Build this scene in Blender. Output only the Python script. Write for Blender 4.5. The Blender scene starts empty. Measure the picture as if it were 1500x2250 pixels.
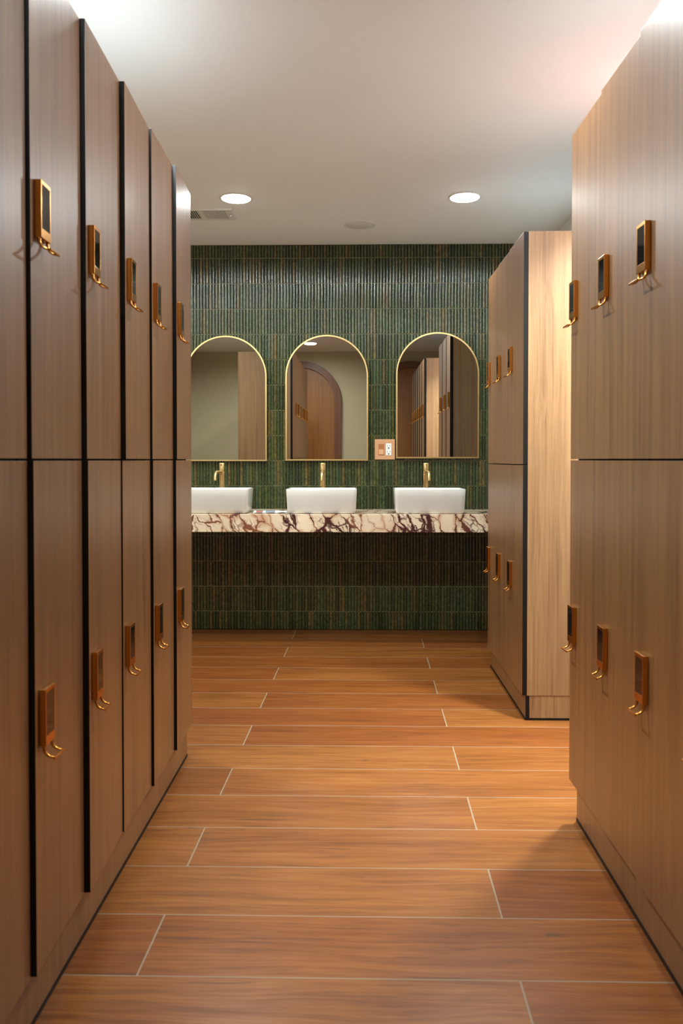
import bpy, bmesh, math, random
from mathutils import Vector, Matrix
random.seed(7)
S = bpy.context.scene
COL = S.collection

# ------------------------------------------------------------------ camera
EYE = 1.085
cam_d = bpy.data.cameras.new('camera')
cam = bpy.data.objects.new('camera', cam_d); COL.objects.link(cam)
cam_d.sensor_fit = 'AUTO'; cam_d.sensor_width = 36.0; cam_d.lens = 28.0
cam.location = (0.0, 0.0, EYE)
PITCH = 0.0175
cam.rotation_euler = (math.pi/2 - PITCH, 0, math.atan(35/1750))
cam_d.shift_y = -(115 - 1750*math.tan(PITCH))/2250
cam_d.shift_x = 0.0
cam_d.clip_start = 0.02
cam_d.dof.use_dof = True; cam_d.dof.focus_distance = 4.8; cam_d.dof.aperture_fstop = 6.3
S.camera = cam

# ------------------------------------------------------------------ world, exposure
w = bpy.data.worlds.new('world'); S.world = w; w.use_nodes = True
w.node_tree.nodes['Background'].inputs[0].default_value = (0.0, 0.0, 0.0, 1)
S.view_settings.view_transform = 'Standard'; S.view_settings.look = 'None'
S.view_settings.gamma = 1.0; S.view_settings.use_curve_mapping = False
S.view_settings.exposure = 0.0

# ------------------------------------------------------------------ lamp settings (used by the downlight builder)
LAMP_POWER = 19.5
LAMP_COLOR = (0.91, 0.985, 1.0)
LAMP_GLOW = 22.0
LAMP_SPREAD = math.radians(170)

# ------------------------------------------------------------------ layout
CEIL = 2.445
Y_BACK = 5.063          # tiled wall behind the basins
Y_FRONT = -0.20         # wall behind the camera
X_LEFT, X_RIGHT = -2.30, 1.19
LW = 0.288              # locker width
LH = 1.92               # locker height over the plinth
LD = 0.49               # locker depth

# ------------------------------------------------------------------ helpers
def srgb(r, g, b):
    f = lambda c: (c/255/12.92) if c/255 <= 0.04045 else ((c/255 + 0.055)/1.055)**2.4
    return (f(r), f(g), f(b), 1.0)

def link(o, parent=None):
    COL.objects.link(o)
    if parent is not None: o.parent = parent
    return o

def mesh_obj(name, bm, mats, parent=None, smooth=False, angle=None):
    me = bpy.data.meshes.new(name)
    bmesh.ops.recalc_face_normals(bm, faces=bm.faces[:])
    bm.to_mesh(me); bm.free()
    for m in (mats if isinstance(mats, (list, tuple)) else [mats]): me.materials.append(m)
    if smooth:
        for p in me.polygons: p.use_smooth = True
        if angle is not None:
            me.set_sharp_from_angle(angle=math.radians(angle))
    return link(bpy.data.objects.new(name, me), parent)

def thing(name, label, cat, loc=(0, 0, 0), rz=0.0, group=None):
    o = bpy.data.objects.new(name, None); COL.objects.link(o)
    o.empty_display_size = 0.1
    o.location = loc; o.rotation_euler = (0, 0, rz)
    tag(o, label, cat, group); return o

def tag(o, label, cat, group=None):
    o['label'] = label; o['category'] = cat
    if group: o['group'] = group

def struct(o):
    o['kind'] = 'structure'; return o

def copy_tree(o, parent=None):
    c = o.copy(); COL.objects.link(c)
    if parent is not None: c.parent = parent
    for ch in list(o.children): copy_tree(ch, c)
    return c

def add_box(bm, lo, hi, bevel=0.0, mi=0):
    x0, y0, z0 = lo; x1, y1, z1 = hi
    v = [bm.verts.new(p) for p in ((x0,y0,z0),(x1,y0,z0),(x1,y1,z0),(x0,y1,z0),(x0,y0,z1),(x1,y0,z1),(x1,y1,z1),(x0,y1,z1))]
    fs = [bm.faces.new([v[i] for i in q]) for q in ((0,3,2,1),(4,5,6,7),(0,1,5,4),(1,2,6,5),(2,3,7,6),(3,0,4,7))]
    for f in fs: f.material_index = mi
    if bevel > 0:
        es = list({e for f in fs for e in f.edges})
        bmesh.ops.bevel(bm, geom=es, offset=bevel, segments=2, affect='EDGES', profile=0.5)
    return fs

def add_lathe(bm, prof, seg=32, axis_o=(0,0,0), mi=0):
    """prof: list of (r, z)"""
    rings = []
    for r, z in prof:
        if r < 1e-6:
            rings.append([bm.verts.new((axis_o[0], axis_o[1], axis_o[2]+z))])
        else:
            rings.append([bm.verts.new((axis_o[0]+r*math.cos(2*math.pi*k/seg), axis_o[1]+r*math.sin(2*math.pi*k/seg), axis_o[2]+z)) for k in range(seg)])
    for a, b in zip(rings, rings[1:]):
        for k in range(seg):
            k2 = (k+1) % seg
            if len(a) == 1 and len(b) == 1: continue
            if len(a) == 1: f = bm.faces.new((a[0], b[k], b[k2]))
            elif len(b) == 1: f = bm.faces.new((a[k], b[0], a[k2]))
            else: f = bm.faces.new((a[k], b[k], b[k2], a[k2]))
            f.material_index = mi; f.smooth = True

def add_tube(bm, pts, rad, seg=10, mi=0, flat=1.0):
    pts = [Vector(p) for p in pts]; rings = []
    up = None
    for i, p in enumerate(pts):
        t = (pts[min(i+1, len(pts)-1)] - pts[max(i-1, 0)]).normalized()
        if up is None:
            up = Vector((0, 1, 0)) if abs(t.y) < 0.9 else Vector((1, 0, 0))
        s = t.cross(up).normalized(); u = s.cross(t).normalized()
        r = rad[i] if isinstance(rad, (list, tuple)) else rad
        rings.append([bm.verts.new(p + s*r*flat*math.cos(2*math.pi*k/seg) + u*r*math.sin(2*math.pi*k/seg)) for k in range(seg)])
    for a, b in zip(rings, rings[1:]):
        for k in range(seg):
            f = bm.faces.new((a[k], a[(k+1) % seg], b[(k+1) % seg], b[k])); f.smooth = True; f.material_index = mi
    for r in (rings[0], rings[-1]):
        f = bm.faces.new(r); f.material_index = mi

def rrect(wx, wy, r, n=6):
    pts = []
    for cx, cy, a0 in ((wx/2-r, wy/2-r, 0), (-wx/2+r, wy/2-r, 90), (-wx/2+r, -wy/2+r, 180), (wx/2-r, -wy/2+r, 270)):
        for k in range(n+1):
            a = math.radians(a0 + 90*k/n); pts.append((cx + r*math.cos(a), cy + r*math.sin(a)))
    return pts

# ------------------------------------------------------------------ material helpers
class NT:
    def __init__(self, name):
        self.m = bpy.data.materials.new(name); self.m.use_nodes = True
        self.t = self.m.node_tree; self.b = self.t.nodes['Principled BSDF']
    def n(self, typ, **kw):
        nd = self.t.nodes.new(typ)
        for k, v in kw.items(): setattr(nd, k, v)
        return nd
    def set(self, sock, v):
        if isinstance(v, bpy.types.NodeSocket): self.t.links.new(v, sock)
        else: sock.default_value = v
    def math(self, op, a, b=0.0, c=None, clamp=False):
        nd = self.n('ShaderNodeMath', operation=op); nd.use_clamp = clamp
        self.set(nd.inputs[0], a); self.set(nd.inputs[1], b)
        if c is not None: self.set(nd.inputs[2], c)
        return nd.outputs[0]
    def sep(self, v):
        nd = self.n('ShaderNodeSeparateXYZ'); self.set(nd.inputs[0], v); return nd.outputs
    def comb(self, x, y, z):
        nd = self.n('ShaderNodeCombineXYZ')
        for i, q in enumerate((x, y, z)): self.set(nd.inputs[i], q)
        return nd.outputs[0]
    def coord(self, which='Object'): return self.n('ShaderNodeTexCoord').outputs[which]
    def rand(self): return self.n('ShaderNodeObjectInfo').outputs['Random']
    def noise(self, v, scale, detail=2.0, rough=0.5, dist=0.0):
        nd = self.n('ShaderNodeTexNoise'); self.set(nd.inputs['Vector'], v)
        nd.inputs['Scale'].default_value = scale; nd.inputs['Detail'].default_value = detail
        nd.inputs['Roughness'].default_value = rough; nd.inputs['Distortion'].default_value = dist
        return nd.outputs['Fac'] if 'Fac' in nd.outputs else nd.outputs[0]
    def white(self, v):
        nd = self.n('ShaderNodeTexWhiteNoise', noise_dimensions='3D'); self.set(nd.inputs['Vector'], v); return nd.outputs
    def ramp(self, f, stops, interp='LINEAR'):
        nd = self.n('ShaderNodeValToRGB'); r = nd.color_ramp; r.interpolation = interp
        while len(r.elements) < len(stops): r.elements.new(0.5)
        for e, (p, c) in zip(r.elements, stops): e.position = p; e.color = c
        self.set(nd.inputs[0], f); return nd.outputs[0]
    def mix(self, f, a, b, blend='MIX'):
        nd = self.n('ShaderNodeMix', data_type='RGBA', blend_type=blend)
        self.set(nd.inputs[0], f); self.set(nd.inputs[6], a); self.set(nd.inputs[7], b); return nd.outputs[2]
    def maprange(self, v, a, b, c, d):
        nd = self.n('ShaderNodeMapRange'); self.set(nd.inputs[0], v)
        for i, q in enumerate((a, b, c, d)): nd.inputs[i+1].default_value = q
        return nd.outputs[0]
    def bump(self, h, strength, dist=0.001):
        nd = self.n('ShaderNodeBump'); nd.inputs['Strength'].default_value = strength; nd.inputs['Distance'].default_value = dist
        self.set(nd.inputs['Height'], h); self.t.links.new(nd.outputs[0], self.b.inputs['Normal'])
    def out(self, color=None, rough=None, metal=None, spec=None):
        if color is not None: self.set(self.b.inputs['Base Color'], color)
        if rough is not None: self.set(self.b.inputs['Roughness'], rough)
        if metal is not None: self.b.inputs['Metallic'].default_value = metal
        if spec is not None: self.b.inputs['Specular IOR Level'].default_value = spec
        return self.m

def plain(name, col, rough=0.5, metal=0.0, spec=0.5, var=0.0):
    k = NT(name)
    c = col
    if var > 0:
        nz = k.noise(k.coord(), 9.0, 3.0)
        c = k.mix(k.maprange(nz, 0.3, 0.7, 0, 1), tuple(x*(1-var) for x in col[:3])+(1,), tuple(min(1, x*(1+var)) for x in col[:3])+(1,))
    return k.out(c, rough, metal, spec)

def wood_mat(name, light, mid, dark, fine, wave, rough, contrast=1.0, spec=0.5, coat=0.0):
    k = NT(name)
    x, y, z = k.sep(k.coord())
    r = k.rand()
    off = k.math('MULTIPLY', r, 31.7)
    # slow sideways wander of the grain
    wob = k.noise(k.comb(k.math('MULTIPLY', x, 3.0), k.math('MULTIPLY', y, 3.0), k.math('ADD', k.math('MULTIPLY', z, 1.1), off)), 1.0, 2.0)
    wob = k.math('MULTIPLY', k.math('SUBTRACT', wob, 0.5), wave)
    xs = k.math('ADD', x, wob); ys = k.math('ADD', k.math('ADD', y, wob), off)
    v1 = k.comb(k.math('MULTIPLY', xs, fine), k.math('MULTIPLY', ys, fine), k.math('MULTIPLY', z, 0.9))
    n1 = k.noise(v1, 1.0, 3.0, 0.55)
    v2 = k.comb(k.math('MULTIPLY', xs, fine*4.6), k.math('MULTIPLY', ys, fine*4.6), k.math('MULTIPLY', z, 3.0))
    n2 = k.noise(v2, 1.0, 3.0, 0.6)
    v3 = k.comb(k.math('MULTIPLY', xs, fine*0.22), k.math('MULTIPLY', ys, fine*0.22), k.math('MULTIPLY', z, 0.4))
    n3 = k.noise(v3, 1.0, 1.0)
    g = k.math('ADD', k.math('ADD', k.math('MULTIPLY', n1, 0.45), k.math('MULTIPLY', n2, 0.40)), k.math('MULTIPLY', n3, 0.15))
    g = k.math('ADD', k.math('MULTIPLY', k.math('SUBTRACT', g, 0.5), contrast), 0.5)
    c = k.ramp(g, [(0.30, dark), (0.48, mid), (0.70, light)])
    k.b.inputs['Coat Weight'].default_value = coat; k.b.inputs['Coat Roughness'].default_value = 0.34
    k.bump(n2, 0.12, 0.0006)
    return k.out(c, rough, 0.0, spec)

M = {}
M['wood'] = wood_mat('locker_wood', srgb(141,100,57), srgb(124,84,45), srgb(99,64,32), 46.0, 0.03, 0.42, 1.5, 0.8, 0.6)
M['panel'] = wood_mat('locker_panel_wood_lit', srgb(158,122,82), srgb(138,103,66), srgb(108,74,44), 60.0, 0.05, 0.40, 1.2, 0.8, 0.4)  # locker wood with stronger grain, colour lightened to look brightly lit
M['door_wood'] = wood_mat('door_wood', srgb(146,92,30), srgb(128,79,22), srgb(100,58,14), 40.0, 0.05, 0.45, 1.0)
M['frame_wood'] = wood_mat('door_frame_wood', srgb(118,70,30), srgb(102,58,24), srgb(80,44,18), 60.0, 0.05, 0.45, 1.0)
M['edge'] = plain('black_edge_band', srgb(13,13,13), 0.42, 0.0, 0.3)
M['top'] = plain('bounce_top_grey', srgb(135,135,135), 0.4)  # grey tuned for how much lamp light the locker tops bounce upward
M['inside'] = plain('black_carcass', srgb(18,18,19), 0.6, 0.0, 0.3)
M['brass'] = plain('brushed_brass', srgb(214,150,72), 0.24, 1.0, 0.5, 0.05)
M['pale_brass'] = plain('satin_brass', srgb(228,200,140), 0.36, 1.0, 0.5, 0.03)
M['keypad'] = plain('black_glass', srgb(16,16,20), 0.05, 0.0, 0.6)
M['glyph'] = plain('grey_print', srgb(120,120,128), 0.4)
M['ceramic'] = plain('white_ceramic', srgb(214,213,206), 0.10, 0.0, 0.5)
M['mirror'] = plain('mirror_glass', (0.80, 0.80, 0.78, 1), 0.0, 1.0)
M['plate'] = plain('copper_plate', srgb(214,164,122), 0.35, 0.25, 0.5)
M['switch_dark'] = plain('copper_switch', srgb(176,116,74), 0.4, 0.2)
M['outlet_white'] = plain('outlet_white', srgb(240,240,238), 0.3)
M['slot'] = plain('slot_black', srgb(12,12,12), 0.6)
M['white_metal'] = plain('white_metal', srgb(226,228,226), 0.4, 0.0, 0.5)
M['grille'] = plain('grille_grey', srgb(222,224,222), 0.6)
M['duct'] = plain('duct_dark', srgb(40,40,40), 0.8)
M['paper_white'] = plain('paper_white', srgb(225,225,225), 0.6)
M['paper_red'] = plain('paper_red', srgb(190,96,84), 0.6)
M['paper_blue'] = plain('paper_blue', srgb(130,146,168), 0.6)

def emit(name, col, strength):
    k = NT(name); k.out((0.8, 0.8, 0.8, 1), 0.5)
    k.b.inputs['Emission Color'].default_value = col; k.b.inputs['Emission Strength'].default_value = strength
    return k.m
M['lamp'] = emit('lamp_diffuser', LAMP_COLOR+(1,), LAMP_GLOW)
M['red_light'] = emit('red_lit_face', (1.0, 0.05, 0.04, 1), 9.0)

def paint(name, col, sc=26.0, st=0.05):
    k = NT(name); v = k.coord()
    nz = k.noise(v, 1.3, 3.0)
    c = k.mix(nz, tuple(x*0.96 for x in col[:3])+(1,), tuple(min(1, x*1.03) for x in col[:3])+(1,))
    k.bump(k.noise(v, sc, 5.0), st, 0.002)
    return k.out(c, 0.62, 0.0, 0.35)
M['ceiling'] = paint('ceiling_paint', srgb(243,245,246))
M['plaster'] = paint('grey_plaster', srgb(180,169,136), 18.0, 0.10)
M['white_wall'] = paint('white_wall_paint', srgb(222,222,218))

def floor_mat():
    k = NT('wood_look_floor_tile')
    x, y, z = k.sep(k.coord())
    P, L = 0.2257, 1.60
    t = k.math('DIVIDE', k.math('SUBTRACT', y, 1.647), P)
    row = k.math('FLOOR', t); fr = k.math('FRACT', t)
    par = k.math('MULTIPLY', k.math('FRACT', k.math('MULTIPLY', row, 0.5)), 2.0)   # 0 even, 1 odd
    drift = k.math('MULTIPLY', k.math('SUBTRACT', y, 1.765), k.math('SUBTRACT', 0.0217, k.math('MULTIPLY', par, 0.006)))
    off = k.math('ADD', -0.461, k.math('MULTIPLY', par, 0.802))
    u = k.math('DIVIDE', k.math('SUBTRACT', k.math('SUBTRACT', x, drift), off), L)
    ci = k.math('FLOOR', u); fu = k.math('FRACT', u)
    rnd = k.white(k.comb(row, ci, 3.3))
    rv = rnd[0]; rc = k.sep(rnd[1])
    # grain along the plank
    gx = k.math('ADD', x, k.math('MULTIPLY', rv, 40.0)); gy = k.math('ADD', y, k.math('MULTIPLY', rc[0], 17.0))
    warp = k.noise(k.comb(k.math('MULTIPLY', gx, 1.6), k.math('MULTIPLY', gy, 7.0), 0.0), 1.0, 2.0)
    gyw = k.math('ADD', gy, k.math('MULTIPLY', warp, 0.07))
    n1 = k.noise(k.comb(k.math('MULTIPLY', gx, 2.2), k.math('MULTIPLY', gyw, 55.0), 0.0), 1.0, 5.0, 0.62)
    n2 = k.noise(k.comb(k.math('MULTIPLY', gx, 7.0), k.math('MULTIPLY', gyw, 170.0), 5.0), 1.0, 4.0, 0.65)
    n3 = k.noise(k.comb(k.math('MULTIPLY', gx, 1.3), k.math('MULTIPLY', gyw, 8.0), 9.0), 1.0, 2.0)
    g = k.math('ADD', k.math('ADD', k.math('MULTIPLY', n1, 0.40), k.math('MULTIPLY', n2, 0.36)), k.math('MULTIPLY', n3, 0.24))
    g = k.math('ADD', k.math('MULTIPLY', k.math('SUBTRACT', g, 0.5), 1.15), 0.5)
    base = k.ramp(g, [(0.30, srgb(80,44,16)), (0.48, srgb(124,77,35)), (0.68, srgb(150,101,53))])
    tone = k.ramp(rv, [(0.0, srgb(232,204,184)), (0.35, srgb(243,226,208)), (0.7, srgb(255,248,232)), (1.0, srgb(246,230,210))])
    base = k.mix(1.0, base, tone, 'MULTIPLY')
    # dark mineral streaks and knots
    s1 = k.noise(k.comb(k.math('MULTIPLY', gx, 2.6), k.math('MULTIPLY', gyw, 62.0), 21.0), 1.0, 4.0, 0.58, 0.2)
    streak = k.maprange(s1, 0.63, 0.71, 0.0, 0.85)
    s2 = k.noise(k.comb(k.math('MULTIPLY', gx, 7.0), k.math('MULTIPLY', gy, 26.0), 33.0), 1.0, 2.0)
    knot = k.maprange(s2, 0.735, 0.79, 0.0, 0.75)
    dk = k.math('MAXIMUM', streak, knot)
    base = k.mix(dk, base, srgb(72,42,26))
    # grout
    dy = k.math('MULTIPLY', k.math('MINIMUM', fr, k.math('SUBTRACT', 1.0, fr)), P)
    dx = k.math('MULTIPLY', k.math('MINIMUM', fu, k.math('SUBTRACT', 1.0, fu)), L)
    gr = k.math('MAXIMUM', k.math('LESS_THAN', dy, 0.0015), k.math('LESS_THAN', dx, 0.0021))
    base = k.mix(gr, base, srgb(134,118,98))
    rough = k.math('ADD', k.maprange(n1, 0.3, 0.7, 0.40, 0.30), k.math('MULTIPLY', gr, 0.4))
    h = k.math('SUBTRACT', k.math('MULTIPLY', n2, 0.25), k.math('MULTIPLY', gr, 1.0))
    k.bump(h, 0.25, 0.0012)
    return k.out(base, rough, 0.0, 0.3)
M['floor'] = floor_mat()

TILE_W, TILE_H, TILE_Z0 = 0.0197, 0.1603, 1.079
def tile_mat():
    k = NT('green_glazed_tile')
    x, y, z = k.sep(k.coord())
    ci = k.math('FLOOR', k.math('DIVIDE', x, TILE_W))
    ri = k.math('FLOOR', k.math('DIVIDE', k.math('SUBTRACT', z, TILE_Z0), TILE_H))
    wn = k.white(k.comb(ci, ri, 1.7)); rv = wn[0]; rc = k.sep(wn[1])
    base = k.ramp(rv, [(0.0, srgb(34,46,27)), (0.20, srgb(56,70,38)), (0.38, srgb(66,80,48)), (0.52, srgb(44,60,34)), (0.66, srgb(82,86,44)),
                       (0.80, srgb(60,80,58)), (0.92, srgb(108,90,46)), (1.0, srgb(50,56,30))])
    v = k.comb(k.math('ADD', x, k.math('MULTIPLY', rc[1], 9.0)), y, k.math('ADD', z, k.math('MULTIPLY', rc[0], 9.0)))
    mot = k.noise(v, 34.0, 4.0, 0.6)
    base = k.mix(k.maprange(mot, 0.35, 0.7, 0.0, 0.75), base, srgb(28,36,20))
    spots = k.maprange(k.noise(v, 130.0, 3.0, 0.6), 0.62, 0.70, 0.0, 0.7)
    base = k.mix(spots, base, srgb(112,116,66))
    h = k.math('ADD', k.math('MULTIPLY', k.noise(v, 90.0, 2.0), 0.6), k.math('MULTIPLY', k.noise(v, 320.0, 2.0), 0.4))
    k.bump(h, 0.30, 0.0009)
    return k.out(base, k.maprange(mot, 0.3, 0.7, 0.13, 0.24), 0.0, 0.9)
M['tile'] = tile_mat()
def grout_mat():
    k = NT('tile_grout')
    x, y, z = k.sep(k.coord())
    fr = k.math('FRACT', k.math('DIVIDE', k.math('SUBTRACT', z, TILE_Z0), TILE_H))
    d = k.math('MULTIPLY', k.math('MINIMUM', fr, k.math('SUBTRACT', 1.0, fr)), TILE_H)
    return k.out(k.mix(k.math('LESS_THAN', d, 0.0022), srgb(26,26,18), srgb(170,162,122)), 0.85, 0.0, 0.2)
M['grout_dark'] = grout_mat()

def marble_mat():
    k = NT('viola_marble')
    v = k.coord()
    x, y, z = k.sep(v)
    wx = k.noise(v, 7.0, 4.0, 0.6); wz = k.noise(k.comb(k.math('ADD', x, 7.3), y, z), 7.0, 4.0, 0.6)
    fw = k.noise(v, 34.0, 3.0, 0.6)
    px = k.math('ADD', k.math('ADD', x, k.math('MULTIPLY', wx, 0.11)), k.math('MULTIPLY', fw, 0.022))
    pz = k.math('ADD', k.math('ADD', z, k.math('MULTIPLY', wz, 0.11)), k.math('MULTIPLY', px, 0.8))
    vv = k.comb(px, k.math('ADD', y, k.math('MULTIPLY', wx, 0.1)), pz)
    def edge(scale, o):
        nd = k.n('ShaderNodeTexVoronoi', feature='DISTANCE_TO_EDGE'); nd.inputs['Scale'].default_value = scale
        k.set(nd.inputs['Vector'], k.comb(k.math('ADD', px, o), y, pz)); return nd.outputs['Distance']
    area = k.noise(k.comb(k.math('ADD', x, 3.1), y, z), 4.2, 2.0)
    heavy = k.maprange(area, 0.49, 0.64, 0.0, 1.0)
    e1 = edge(10.0, 0.0); e2 = edge(22.0, 4.0)
    w1 = k.math('ADD', 0.012, k.math('MULTIPLY', heavy, 0.13))
    vein = k.math('SUBTRACT', 1.0, k.math('DIVIDE', e1, w1), clamp=True)
    w2 = k.math('MULTIPLY', heavy, 0.14)
    vein2 = k.math('SUBTRACT', 1.0, k.math('DIVIDE', e2, k.math('ADD', w2, 0.001)), clamp=True)
    dark = k.math('MAXIMUM', k.maprange(vein, 0.1, 0.55, 0.0, 1.0), k.math('MULTIPLY', k.maprange(vein2, 0.2, 0.6, 0.0, 0.95), heavy))
    base = k.ramp(k.noise(v, 6.0, 4.0), [(0.30, srgb(238,222,192)), (0.6, srgb(228,208,180)), (0.8, srgb(214,186,156))])
    halo = k.math('SUBTRACT', 1.0, k.math('DIVIDE', e1, 0.16), clamp=True)
    peach = k.math('MULTIPLY', halo, k.maprange(k.noise(k.comb(x, k.math('ADD', y, 5.0), z), 3.0, 2.0), 0.42, 0.6, 0.0, 0.8))
    base = k.mix(peach, base, srgb(186,124,84))
    dcol = k.mix(k.noise(v, 20.0, 2.0), srgb(52,26,34), srgb(90,54,48))
    warm = k.maprange(k.noise(k.comb(k.math('ADD', x, 9.0), y, z), 2.6, 1.0), 0.50, 0.60, 0.0, 0.75)
    dcol = k.mix(warm, dcol, srgb(150,96,70))
    c = k.mix(dark, base, dcol)
    return k.out(c, 0.14, 0.0, 0.5)
M['marble'] = marble_mat()

def knurl_mat():
    k = NT('knurled_brass')
    x, y, z = k.sep(k.coord())
    a = k.math('ARCTAN2', y, x)
    s1 = k.math('SINE', k.math('ADD', k.math('MULTIPLY', a, 14.0), k.math('MULTIPLY', z, 800.0)))
    s2 = k.math('SINE', k.math('SUBTRACT', k.math('MULTIPLY', a, 14.0), k.math('MULTIPLY', z, 800.0)))
    k.bump(k.math('MULTIPLY', s1, s2), 0.8, 0.0016)
    return k.out(srgb(222,182,120), 0.24, 1.0)
M['knurl'] = knurl_mat()

# ------------------------------------------------------------------ room shell
def slab(name, lo, hi, mat):
    bm = bmesh.new(); add_box(bm, lo, hi); return struct(mesh_obj(name, bm, mat))
T = 0.10
slab('floor', (X_LEFT-T, Y_FRONT-T, -T), (X_RIGHT+T, Y_BACK+T, 0.0), M['floor'])
slab('ceiling', (X_LEFT-T, Y_FRONT-T, CEIL), (X_RIGHT+T, Y_BACK+T, CEIL+T), M['ceiling'])
slab('wall_left', (X_LEFT-T, Y_FRONT-T, 0.0), (X_LEFT, Y_BACK+T, CEIL), M['plaster'])
slab('wall_right', (X_RIGHT, Y_FRONT-T, 0.0), (X_RIGHT+T, Y_BACK+T, CEIL), M['white_wall'])
slab('wall_front', (X_LEFT, Y_FRONT-T, 0.0), (X_RIGHT, Y_FRONT, CEIL), M['plaster'])

def tiled_wall():
    bm = bmesh.new()
    add_box(bm, (X_LEFT, Y_BACK, 0.0), (X_RIGHT, Y_BACK+T, CEIL), 0, 1)
    rng = random.Random(3)
    c0 = math.floor(X_LEFT/TILE_W)+1; c1 = math.floor(X_RIGHT/TILE_W)
    r0 = math.floor((0.004-TILE_Z0)/TILE_H); r1 = math.floor((CEIL-TILE_Z0)/TILE_H)
    SEG = 8; g = 0.0016
    for r in range(r0, r1+1):
        za = max(TILE_Z0 + r*TILE_H + g, 0.004); zb = min(TILE_Z0 + (r+1)*TILE_H - g, CEIL-0.003)
        if zb - za < 0.01: continue
        for c in range(c0, c1):
            xa = c*TILE_W + 0.0007; xb = (c+1)*TILE_W - 0.0007
            tilt = rng.uniform(-0.0007, 0.0007); skew = rng.uniform(-0.0006, 0.0006); sag = 0.0056*rng.uniform(0.85, 1.1)
            zs = (za, (za+zb)/2, zb); dr = (0.0, 0.0, 0.0)
            rows = []
            for j, (zz, d) in enumerate(zip(zs, dr)):
                row = []
                tz = (zz-za)/(zb-za)*2-1
                for s in range(SEG+1):
                    q = s/SEG*2-1
                    yy = 0.0008 + sag*(1-q*q) + tilt*tz + skew*q - d
                    row.append(bm.verts.new((xa + (xb-xa)*s/SEG, Y_BACK - yy, zz)))
                rows.append(row)
            for a, b in zip(rows, rows[1:]):
                for s in range(SEG):
                    f = bm.faces.new((a[s], a[s+1], b[s+1], b[s])); f.smooth = True
            # returns to the wall
            ring = rows[0] + [rw[-1] for rw in rows[1:]] + rows[-1][-2::-1] + [rw[0] for rw in rows[-2:0:-1]]
            ring = [bm.verts.new(v.co) for v in ring]
            back = [bm.verts.new((v.co.x, Y_BACK+0.001, v.co.z)) for v in ring]
            n = len(ring)
            for i in range(n):
                bm.faces.new((ring[i], back[i], back[(i+1) % n], ring[(i+1) % n]))
    me = bpy.data.meshes.new('wall_back')
    bm.to_mesh(me); bm.free()
    me.materials.append(M['tile']); me.materials.append(M['grout_dark'])
    return struct(link(bpy.data.objects.new('wall_back', me)))
tiled_wall()

def arch_outline(wd, h, n=28):
    r = wd/2
    return [(-r, 0.0), (r, 0.0)] + [(r*math.cos(math.pi*k/n), h-r+r*math.sin(math.pi*k/n)) for k in range(n+1)]

def arch_solid(bm, wd, h, y0, y1, n=28):
    o = arch_outline(wd, h, n)
    a = [bm.verts.new((px, y0, pz)) for px, pz in o]; b = [bm.verts.new((px, y1, pz)) for px, pz in o]
    bm.faces.new(a); bm.faces.new(b[::-1])
    for i in range(len(o)):
        j = (i+1) % len(o); bm.faces.new((a[i], a[j], b[j], b[i]))

def arch_frame(bm, wd, h, band, y0, y1, sill, n=28):
    """band around an arch; without sill the legs run to the floor"""
    r = wd/2; ri = r-band
    out = [(r, 0.0)] + [(r*math.cos(math.pi*k/n), h-r+r*math.sin(math.pi*k/n)) for k in range(n+1)] + [(-r, 0.0)]
    zi = band if sill else 0.0
    inn = [(ri, zi)] + [(ri*math.cos(math.pi*k/n), h-r+ri*math.sin(math.pi*k/n)) for k in range(n+1)] + [(-ri, zi)]
    V = lambda pts, yy: [bm.verts.new((p[0], yy, p[1])) for p in pts]
    of, ob, jf, jb = V(out, y0), V(out, y1), V(inn, y0), V(inn, y1)
    m = len(out); rng = range(m) if sill else range(m-1)
    for i in rng:
        j = (i+1) % m
        bm.faces.new((of[i], of[j], jf[j], jf[i])); bm.faces.new((ob[i], ob[j], jb[j], jb[i]))
        bm.faces.new((of[i], of[j], ob[j], ob[i])); bm.faces.new((jf[i], jf[j], jb[j], jb[i]))
    if not sill:
        for i in (0, m-1): bm.faces.new((of[i], ob[i], jb[i], jf[i]))

def arch_door(name, cx):
    bm = bmesh.new(); arch_solid(bm, 0.86, 2.235, 0.0, 0.025)
    d = struct(mesh_obj(name, bm, M['door_wood'])); d.location = (cx, Y_FRONT, 0.0)
    bm = bmesh.new(); arch_frame(bm, 1.02, 2.32, 0.085, 0.0, 0.05, False)
    mesh_obj('door_frame', bm, M['frame_wood'], d)
arch_door('door_1', -0.765); arch_door('door_2', 0.68)

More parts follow.
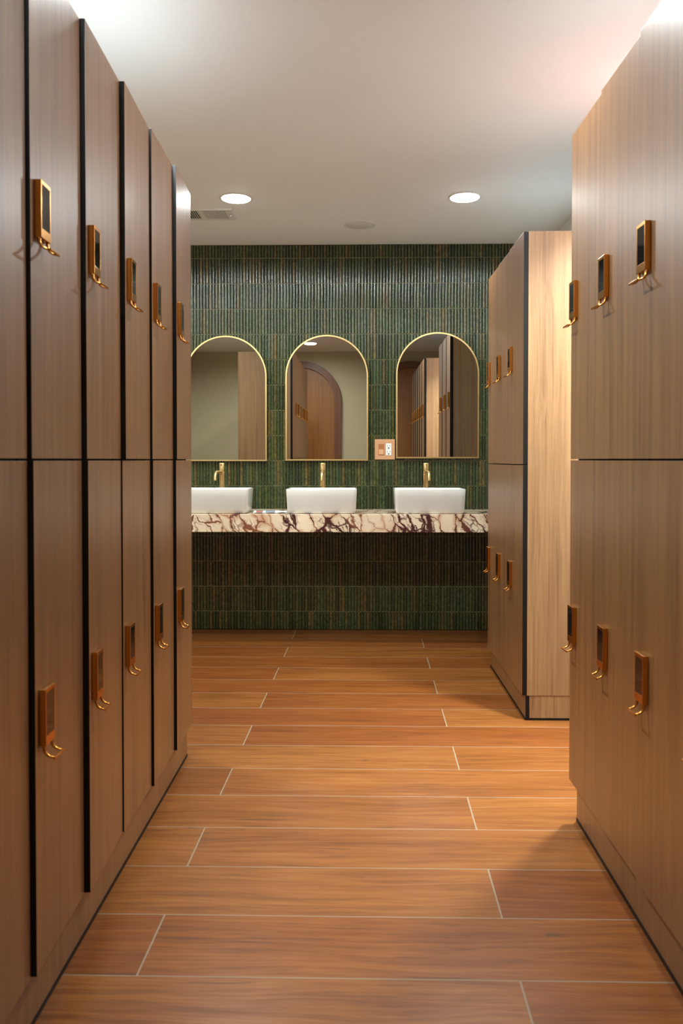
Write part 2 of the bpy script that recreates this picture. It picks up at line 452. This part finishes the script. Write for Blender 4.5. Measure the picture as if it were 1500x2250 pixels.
# ------------------------------------------------------------------ lockers
DT = 0.019
def locker_proto():
    """faces +x, lock edge at -y; origin on the door front plane, at the bottom of the cabinet"""
    root = thing('locker', 'x', 'locker', group='x')
    hw = LW/2
    bm = bmesh.new(); xb, xf = -LD, -DT-0.002; cw = hw-0.005; p = 0.016
    add_box(bm, (xb, -cw, 0), (xf, -cw+p, LH-0.004)); add_box(bm, (xb, cw-p, 0), (xf, cw, LH-0.004))
    for z0 in (0.0, LH/2-p/2, LH-p-0.004): add_box(bm, (xb, -cw+p, z0), (xf, cw-p, z0+p))
    add_box(bm, (xb, -cw+p, p), (xb+0.008, cw-p, LH-p))
    mesh_obj('carcass', bm, M['inside'], root)
    bm = bmesh.new(); add_box(bm, (xb, -hw+0.0052, LH-0.003), (-DT-0.001, hw-0.0052, LH+0.0015), 0.0006)
    mesh_obj('bounce_top_panel', bm, M['top'], root)  # added cap over the carcass, reflects lamp light up to the ceiling
    dh = LH/2-0.002; dw = LW-0.0025
    bm = bmesh.new(); add_box(bm, (0, -dw, 0), (DT, 0, dh), 0.0006)
    for f in bm.faces: f.material_index = 0 if abs(f.normal.x) > 0.9 else 1
    bm.normal_update()
    for f in bm.faces: f.material_index = 0 if abs(f.normal.x) > 0.9 else 1
    door = mesh_obj('door', bm, [M['wood'], M['edge']], root)
    door.location = (-DT, hw-0.00125, 0.0)
    yc = -dw + 0.019 + 0.025; top = 0.530
    build_lock(door, yc, top)
    up = copy_tree(door, root); up.location = (-DT, hw-0.00125, LH/2+0.002)
    for ch in up.children: ch.location.z += 0.517-0.530
    return root

def build_lock(door, yc, top):
    W2, H, TH = 0.025, 0.107, 0.0128
    bm = bmesh.new()
    # shell with a recess for the keypad: back block, four rims, chin
    add_box(bm, (0, -W2, -H), (TH-0.0022, W2, 0), 0.0012)
    add_box(bm, (TH-0.0024, -W2, -0.008), (TH, W2, 0), 0.0007)
    add_box(bm, (TH-0.0024, -W2, -H), (TH, W2, -H+0.018), 0.0007)
    add_box(bm, (TH-0.0024, -W2, -H+0.0175), (TH, -W2+0.0045, -0.0075), 0.0007)
    add_box(bm, (TH-0.0024, W2-0.0045, -H+0.0175), (TH, W2, -0.0075), 0.0007)
    b = mesh_obj('lock_body', bm, M['brass'], door); b.location = (DT, yc, top)
    bm = bmesh.new(); add_box(bm, (TH-0.0023, -W2+0.0045, -H+0.018), (TH-0.0006, W2-0.0045, -0.008), 0)
    b = mesh_obj('keypad', bm, M['keypad'], door); b.location = (DT, yc, top)
    bm = bmesh.new()
    for sy in (-1, 1):
        y = sy*0.0205
        pts = [(0.0075, y, -H+0.006), (0.0075, y, -H-0.003), (0.0085, y, -H-0.009), (0.0115, y, -H-0.0145), (0.016, y, -H-0.0185), (0.0215, y, -H-0.0208), (0.0275, y, -H-0.0222)]
        add_tube(bm, pts, [0.0042, 0.0042, 0.0040, 0.0038, 0.0035, 0.0031, 0.0028], 10, 0, 0.75)
    add_box(bm, (0.0265, -W2, -H-0.0245), (0.0305, W2, -H-0.0200), 0.0009)
    b = mesh_obj('pull_hook', bm, M['brass'], door); b.location = (DT, yc, top)

def end_panel(root, sign):
    hw = LW/2
    bm = bmesh.new(); y0, y1 = (hw-0.0045, hw-0.0005) if sign > 0 else (-hw+0.0005, -hw+0.0045)
    add_box(bm, (-LD, y0, 0.0), (-DT-0.0005, y1, LH+0.002))
    mesh_obj('end_panel', bm, M['panel'], root)

proto = locker_proto()
first = [True]
def place(x, yc, z, rz, label, group, lo, up):
    if first[0]: root = proto; first[0] = False
    else: root = copy_tree(proto)
    root.location = (x, yc, z); root.rotation_euler = (0, 0, rz)
    root['label'] = label; root['group'] = group
    ds = [c for c in root.children if c.name.startswith('door')]
    ds.sort(key=lambda o: o.location.z)
    for d, a in zip(ds, (lo, up)):
        d.rotation_euler = (0, 0, math.asin(a/LW))
    return root

LX, LY0 = -0.604, 2.888
left_labels = [
    'nearest locker of the left row, cut off by the left photo edge',
    'largest left-row locker seen whole in width, right beside the cut-off one',
    'third left-row locker from the camera, two doors past the cut-off one',
    'left-row locker with a thin dark line below and a wide black gap above',
    'second-to-last wood-grain locker of the left row, counting towards the green tiles',
    'last wood-grain locker of the left row, nearest the basins and ceiling vent']
UP = [0.0085, 0.0074, 0.0109, 0.0127, 0.0066, 0.0128]
LO = [0.0090, 0.0100, 0.0129, 0.0035, 0.0080, 0.0097]
Lroots = []
for i in range(6):
    yc = LY0 - LW*(5-i) - LW/2
    Lroots.append(place(LX, yc, 0.125, 0.0, left_labels[i], 'lockers of the left row', LO[i], UP[i]))
proto_clean = None

RX, RY0 = 0.640, 2.393
near_labels = [
    'near right locker at the free corner, its locks overlapping the row edge',
    'second locker of the near right row counted from its free corner',
    'near right locker whose doors are cut off by the right photo edge',
    'fourth near right locker from the lit end panel in the right mirror',
    'fifth near right locker from the lit end panel in the right mirror',
    'last near right locker, beside the brown door seen in the right mirror']
Nroots = []
for i in range(6):
    yc = RY0 - LW*i - LW/2 - (0.022 if i > 2 else 0.0)
    Nroots.append(place(RX, yc, 0.125, math.pi, near_labels[i], 'lockers of the near right row', (0.004, 0.003, 0.005, 0.006, 0.006, 0.005)[i], (0.004, 0.006, 0.007, 0.006, 0.007, 0.006)[i]))
FX, FY0 = 0.685, 3.310
far_labels = [
    'locker of the far right bank with the bright wooden end panel and black corner edge',
    'middle locker of the three in the far right bank beside the basins',
    'locker of the far right bank that touches the marble counter end']
Froots = []
for i in range(3):
    yc = FY0 + LW*i + LW/2
    Froots.append(place(FX, yc, 0.104, math.pi, far_labels[i], 'lockers of the far right bank', 0.003, 0.004))
# end panels (local +y is world -y for the banks turned by 180 degrees)
end_panel(Lroots[5], +1); end_panel(Lroots[0], -1)
end_panel(Nroots[0], -1); end_panel(Nroots[5], +1)
end_panel(Froots[0], +1); end_panel(Froots[2], -1)

def plinth(label, xf, ya, yb, zt, face):
    """face +1: front looks to +x"""
    t = thing('plinth', label, 'plinth', (xf, (ya+yb)/2, 0.0), 0.0 if face > 0 else math.pi, 'plinths under the locker banks')
    h = (yb-ya)/2; d = LD-0.03; s = 0.010; th = 0.016
    bm = bmesh.new()
    add_box(bm, (-th, -h, s), (0, h, zt-0.001))
    for f in bm.faces: f.material_index = 0
    bm.normal_update()
    for f in bm.faces:
        if abs(f.normal.y) > 0.9: f.material_index = 1
    mesh_obj('kick_board', bm, [M['wood'], M['edge']], t)
    for sg in (-1, 1):
        bm = bmesh.new(); y0, y1 = (h-th, h) if sg > 0 else (-h, -h+th)
        add_box(bm, (-d, y0, s), (-th-0.0005, y1, zt-0.001))
        mesh_obj('side_board', bm, M['panel'], t)
    bm = bmesh.new()
    add_box(bm, (-th+0.001, -h, 0.0), (0.0015, h, s-0.0005))
    for sg in (-1, 1):
        y0, y1 = (h-th, h+0.0005) if sg > 0 else (-h-0.0005, -h+th); add_box(bm, (-d, y0, 0.0), (-th+0.0005, y1, s-0.0005))
    mesh_obj('floor_seal', bm, M['edge'], t)
    return t
plinth('long wooden plinth with black floor seal under the left locker row', LX-0.018, LY0-6*LW, LY0-0.004, 0.125, +1)
plinth('wooden plinth with black floor seal under the near right locker row', RX+0.019, RY0-6*LW-0.022, RY0-0.004, 0.125, -1)
plinth('short wooden plinth under the far right locker bank, beside the walkway bend', FX+0.014, FY0+0.002, FY0+3*LW, 0.104, -1)

# ------------------------------------------------------------------ counter
CY0, CZ0, CZ1 = 4.56, 0.668, 0.772
bm = bmesh.new(); add_box(bm, (X_LEFT, CY0, CZ0), (X_RIGHT, Y_BACK-0.0075, CZ1), 0.0025)
for f in bm.faces: f.smooth = False
o = mesh_obj('countertop', bm, M['marble'])
tag(o, 'thick wall-hung marble countertop with dark purple veins under the three basins', 'countertop')

# ------------------------------------------------------------------ mirrors
def mirror(cx, z0, label, yaw, pitch):
    wd, h = 0.522, 0.792
    t = thing('wall_mirror', label, 'mirror', (cx, Y_BACK-0.014, z0), 0.0, 'arched mirrors over the basins')
    t.rotation_euler = (pitch, 0, yaw)
    bm = bmesh.new(); arch_frame(bm, wd, h, 0.009, -0.020, 0.004, True, 40)
    mesh_obj('frame', bm, M['pale_brass'], t)
    bm = bmesh.new()
    o2 = [(p[0]*(wd-0.017)/wd, 0.0085 + p[1]*(h-0.017)/h) for p in arch_outline(wd, h, 40)]
    a = [bm.verts.new((p[0], -0.014, p[1])) for p in o2]; b = [bm.verts.new((p[0], 0.002, p[1])) for p in o2]
    bm.faces.new(a); bm.faces.new(b[::-1])
    for i in range(len(o2)):
        j = (i+1) % len(o2); bm.faces.new((a[i], a[j], b[j], b[i]))
    mesh_obj('glass', bm, M['mirror'], t)
mirror(-0.834, 1.076, 'arched gold-framed mirror over the left basin, half hidden by the left lockers', -0.0040, 0.0026)
mirror(-0.194, 1.079, 'arched gold-framed mirror over the middle basin, showing a brown arched door', -0.0045, 0.0026)
mirror(0.504, 1.0936, 'arched gold-framed mirror at the right, beside the switch plate, showing black locker gaps', -0.0005, 0.0026)

# ------------------------------------------------------------------ basins
def basin(cx, label):
    W0, D0, H, BY = 0.411, 0.245, 0.144, 4.578
    t = thing('vessel_basin', label, 'basin', (cx, BY + D0/2, CZ1), 0.0, 'white basins on the marble counter')
    def ring(bm, wx, wy, r, z): return [bm.verts.new((p[0], p[1], z)) for p in rrect(wx, wy, r)]
    bm = bmesh.new()
    R = [ring(bm, W0*0.90, D0*0.84, 0.018, 0.0), ring(bm, W0*0.945, D0*0.90, 0.022, 0.004), ring(bm, W0*0.965, D0*0.94, 0.024, 0.02),
         ring(bm, W0*0.99, D0*0.985, 0.026, H*0.7), ring(bm, W0, D0, 0.027, H-0.004), ring(bm, W0-0.003, D0-0.003, 0.027, H-0.001), ring(bm, W0-0.008, D0-0.008, 0.025, H),
         ring(bm, W0-0.016, D0-0.016, 0.022, H-0.001), ring(bm, W0-0.021, D0-0.021, 0.020, H-0.005), ring(bm, W0*0.90, D0*0.86, 0.03, 0.035), ring(bm, W0*0.80, D0*0.70, 0.04, 0.020), ring(bm, W0*0.3, D0*0.3, 0.03, 0.016)]
    for a, b in zip(R, R[1:]):
        for i in range(len(a)):
            j = (i+1) % len(a); f = bm.faces.new((a[i], a[j], b[j], b[i])); f.smooth = True
    bm.faces.new(R[0][::-1]); bm.faces.new(R[-1])
    mesh_obj('bowl', bm, M['ceramic'], t, True)
    bm = bmesh.new(); add_lathe(bm, [(0.0, 0.016), (0.026, 0.016), (0.026, 0.021), (0.020, 0.023), (0.0, 0.0235)], 24)
    mesh_obj('drain', bm, M['pale_brass'], t)
basin(-0.835, 'white rectangular basin at the left, partly hidden by the left lockers')
basin(-0.208, 'white rectangular basin under the middle mirror')
basin(0.419, 'white rectangular basin at the right end, next to the far locker bank')

# ------------------------------------------------------------------ faucets
def faucet(cx, label, swivel=0.0):
    t = thing('faucet', label, 'faucet', (cx, 4.925, CZ1), 0.0, 'knurled brass faucets behind the basins')
    bm = bmesh.new(); add_lathe(bm, [(0.0, 0.0), (0.024, 0.0), (0.024, 0.005), (0.0172, 0.007), (0.0172, 0.244), (0.0, 0.244)], 40)
    mesh_obj('body', bm, M['knurl'], t)
    bm = bmesh.new()
    add_lathe(bm, [(0.0, 0.2445), (0.0160, 0.2445), (0.0160, 0.248), (0.0178, 0.249), (0.0178, 0.290), (0.0165, 0.2925), (0.0, 0.2925)], 40)
    add_box(bm, (-0.0045, -0.036, 0.277), (0.0045, -0.010, 0.2915), 0.002)   # thumb lever
    mesh_obj('handle', bm, M['pale_brass'], t, True, 35)
    bm = bmesh.new()
    pts = [(0, -0.010, 0.236), (0, -0.060, 0.237), (0, -0.105, 0.238)]
    for k in range(1, 8):
        a = math.radians(90*k/7*0.92); pts.append((0, -0.105-0.034*math.sin(a), 0.204+0.034*math.cos(a)))
    pts.append((0, -0.1400, 0.188))
    add_tube(bm, pts, [0.0085]*3+[0.009]*7+[0.0098], 16)
    sp = mesh_obj('spout', bm, M['pale_brass'], t, True, 40); sp.rotation_euler = (0, 0, swivel)
faucet(-0.841, 'tall knurled brass faucet behind the left basin', -0.12)
faucet(-0.214, 'tall knurled brass faucet behind the middle basin')
faucet(0.4226, 'tall knurled brass faucet behind the right basin', 0.05)

# ------------------------------------------------------------------ switch plate
t = thing('switch_plate', 'square copper-coloured wall plate with a rocker switch and a white socket between two mirrors', 'switch', (0.1735, Y_BACK-0.0075, 1.086))
bm = bmesh.new(); add_box(bm, (-0.0635, -0.006, 0.0), (0.0635, 0.004, 0.1275), 0.002)
mesh_obj('cover_plate', bm, M['plate'], t)
bm = bmesh.new()
add_box(bm, (-0.0410, -0.0078, 0.029), (-0.0045, -0.0055, 0.099), 0.0008)
mesh_obj('switch_frame', bm, M['switch_dark'], t)
bm = bmesh.new()
v = [bm.verts.new(p) for p in ((-0.0385,-0.0112,0.0315),(-0.0070,-0.0112,0.0315),(-0.0070,-0.0088,0.0645),(-0.0385,-0.0088,0.0645),
                               (-0.0385,-0.0070,0.0315),(-0.0070,-0.0070,0.0315),(-0.0070,-0.0070,0.0645),(-0.0385,-0.0070,0.0645))]
for q in ((0,1,2,3),(4,7,6,5),(0,4,5,1),(1,5,6,2),(2,6,7,3),(3,7,4,0)): bm.faces.new([v[i] for i in q])
mesh_obj('rocker', bm, M['plate'], t)
bm = bmesh.new(); add_box(bm, (0.0065, -0.0085, 0.026), (0.0415, -0.0055, 0.1015), 0.0015)
so = mesh_obj('socket', bm, M['outlet_white'], t)
bm = bmesh.new()
for zc in (0.083, 0.045):
    add_box(bm, (0.0150, -0.0089, zc-0.002), (0.0172, -0.0080, zc+0.010)); add_box(bm, (0.0308, -0.0089, zc-0.001), (0.0330, -0.0080, zc+0.009))
    vv = [bm.verts.new((0.024+0.0042*math.cos(a*math.pi/8), -0.0089, zc-0.0095+0.0042*math.sin(a*math.pi/8))) for a in range(16)]
    v2 = [bm.verts.new((q.co.x, -0.0080, q.co.z)) for q in vv]
    bm.faces.new(vv); bm.faces.new(v2[::-1])
    for i in range(16): bm.faces.new((vv[i], vv[(i+1) % 16], v2[(i+1) % 16], v2[i]))
add_box(bm, (0.0185, -0.0089, 0.0645), (0.0225, -0.0080, 0.0675)); add_box(bm, (0.0255, -0.0089, 0.0645), (0.0295, -0.0080, 0.0675))
mesh_obj('socket_slots', bm, M['slot'], so)

# ------------------------------------------------------------------ leaflet on the counter
bm = bmesh.new()
N1, N2 = 22, 6
grid = [[None]*(N2+1) for _ in range(N1+1)]
for side in (0, 1):
    for i in range(N1+1):
        for j in range(N2+1):
            xx = -0.100+0.200*i/N1; yy = -0.07+0.14*j/N2
            zz = 0.0015 + 0.0045*abs(math.sin(i*0.42+j*0.25)) + 0.003*math.sin(j*0.9)**2 - side*0.0012
            p = bm.verts.new((xx, yy, zz))
            if side == 0: grid[i][j] = p
            else: grid[i][j] = (grid[i][j], p)
for i in range(N1):
    for j in range(N2):
        c = [grid[i][j], grid[i+1][j], grid[i+1][j+1], grid[i][j+1]]
        mi = 1 if 2 <= i <= 5 and j in (0, 1, 3, 4) else (2 if 8 <= i <= 13 and j < 5 else 0)
        f = bm.faces.new([q[0] for q in c]); f.smooth = True; f.material_index = mi
        f = bm.faces.new([q[1] for q in c[::-1]]); f.smooth = True
edge_loop = [grid[i][0] for i in range(N1+1)] + [grid[N1][j] for j in range(1, N2+1)] + [grid[i][N2] for i in range(N1-1, -1, -1)] + [grid[0][j] for j in range(N2-1, 0, -1)]
for i in range(len(edge_loop)):
    a, b = edge_loop[i], edge_loop[(i+1) % len(edge_loop)]
    bm.faces.new((a[0], a[1], b[1], b[0]))
lf = mesh_obj('leaflet', bm, [M['paper_white'], M['paper_red'], M['paper_blue']])
lf.location = (-0.515, 4.70, CZ1+0.0008); lf.rotation_euler = (0, 0, 0.1)
tag(lf, 'crumpled white leaflet with red and blue print on the marble counter', 'leaflet')

# ------------------------------------------------------------------ ceiling fittings
def downlight(x, y, label, group, k=1.0, spread=None):
    t = thing('recessed_downlight', label, 'ceiling light', (x, y, CEIL), 0.0, group)
    bm = bmesh.new(); add_lathe(bm, [(0.085, 0.0), (0.084, -0.0035), (0.079, -0.005), (0.0745, -0.0045), (0.0740, -0.001)], 40)
    mesh_obj('trim_ring', bm, M['white_metal'], t)
    bm = bmesh.new(); add_lathe(bm, [(0.0738, -0.0012), (0.0735, -0.006), (0.066, -0.0085), (0.035, -0.0105), (0.0, -0.011)], 40)
    mesh_obj('diffuser', bm, M['lamp'], t)
    ld = bpy.data.lights.new('lamp_light', 'AREA'); ld.shape = 'DISK'; ld.size = 0.135; ld.energy = LAMP_POWER*k
    ld.color = LAMP_COLOR; ld.spread = spread or LAMP_SPREAD
    lo = bpy.data.objects.new('lamp_light', ld); link(lo, t); lo.location = (0, 0, -0.0125)
    return t
LG = 'downlights in the white ceiling'
downlight(-0.631, 4.153, 'lit round ceiling downlight at the left, above the vent', LG, 0.8)
downlight(0.555, 4.160, 'lit round ceiling downlight at the right, towards the far locker bank', LG, 0.8)
downlight(-0.640, 2.25, 'lit ceiling downlight above the left locker row, just above the frame', LG, 1.9)
downlight(0.540, 2.25, 'lit ceiling downlight above the near right locker row, just above the frame', LG, 1.0)
downlight(-0.600, 0.60, 'lit ceiling downlight that shows in the top of the middle mirror', LG, 0.6)
downlight(-1.700, 3.60, 'added unseen ceiling downlight over the aisle behind the left locker row, basin end', LG, 1.4)  # added unseen lamp, lights the aisle and the wall the mirror reflects
downlight(-1.700, 1.70, 'added unseen ceiling downlight over the aisle behind the left locker row, door end', LG, 1.4)  # second added aisle lamp, kept out of the mirrors, brightens the grey plaster

downlight(1.03, 2.88, 'lit ceiling downlight in the recess between the two right locker banks', LG, 1.8, math.radians(90))

t = thing('ceiling_speaker', 'flat round unlit speaker grille in the ceiling near the tiled wall', 'speaker', (0.014, 4.64, CEIL))
bm = bmesh.new(); add_lathe(bm, [(0.090, 0.0), (0.089, -0.004), (0.084, -0.005), (0.078, -0.003), (0.077, -0.001)], 48)
mesh_obj('rim', bm, M['white_metal'], t)
bm = bmesh.new(); add_lathe(bm, [(0.0768, -0.001), (0.075, -0.0028), (0.0, -0.0035)], 48)
mesh_obj('grille', bm, M['grille'], t)

def register():
    x0, x1, y0, y1 = -1.04, -0.682, 4.325, 4.515
    t = thing('air_vent', 'white rectangular louvred air vent in the ceiling beside the left locker row', 'vent', ((x0+x1)/2, (y0+y1)/2, CEIL))
    hx, hy = (x1-x0)/2, (y1-y0)/2
    bm = bmesh.new(); b = 0.022
    add_box(bm, (-hx, -hy, -0.006), (hx, -hy+b, 0), 0.0015); add_box(bm, (-hx, hy-b, -0.006), (hx, hy, 0), 0.0015)
    add_box(bm, (-hx, -hy+b, -0.006), (-hx+b, hy-b, 0)); add_box(bm, (hx-0.036, -hy+b, -0.006), (hx, hy-b, 0))
    add_box(bm, (-0.012, -hy+b, -0.005), (0.012, hy-b, 0))
    add_box(bm, (-hx, -hy-0.001, -0.009), (hx, -hy+0.004, -0.0), 0.001)
    mesh_obj('vent_frame', bm, M['white_metal'], t)
    bm = bmesh.new(); add_box(bm, (-hx+b, -hy+b, -0.0012), (hx-0.036, hy-b, -0.0002))
    mesh_obj('duct_opening', bm, M['duct'], t)
    for a, bb, s in ((-hx+b, -0.012, -1), (0.012, hx-0.036, 1)):
        bm = bmesh.new(); n = int((bb-a)/0.0105)
        for k in range(n):
            xc = a + (k+0.5)*(bb-a)/n; dx = 0.0028*s
            p = [(xc-dx-0.0008, -0.0050), (xc-dx+0.0008, -0.0050), (xc+dx+0.0008, -0.0015), (xc+dx-0.0008, -0.0015)]
            va = [bm.verts.new((q[0], -hy+b, q[1])) for q in p]; vb = [bm.verts.new((q[0], hy-b, q[1])) for q in p]
            bm.faces.new(va); bm.faces.new(vb[::-1])
            for i in range(4): bm.faces.new((va[i], va[(i+1) % 4], vb[(i+1) % 4], vb[i]))
        mesh_obj('louvre', bm, M['grille'], t)
    bm = bmesh.new(); add_tube(bm, [(hx-0.016, 0.0, -0.004), (hx-0.014, -0.02, -0.016), (hx-0.013, -0.035, -0.022)], 0.0042, 10)
    mesh_obj('damper_lever', bm, M['white_metal'], t)
register()

# red-lit sign in the recess behind the near right lockers
t = thing('exit_sign', 'red-lit sign box behind the near right lockers, reddening the ceiling', 'sign', (X_RIGHT, 2.80, 2.29))
bm = bmesh.new(); add_box(bm, (-0.045, -0.15, -0.09), (0.0, 0.15, 0.09), 0.004)
mesh_obj('housing', bm, M['white_metal'], t)
bm = bmesh.new(); add_box(bm, (-0.048, -0.135, -0.075), (-0.0455, 0.135, 0.085), 0.0008)
mesh_obj('lit_face', bm, M['red_light'], t)
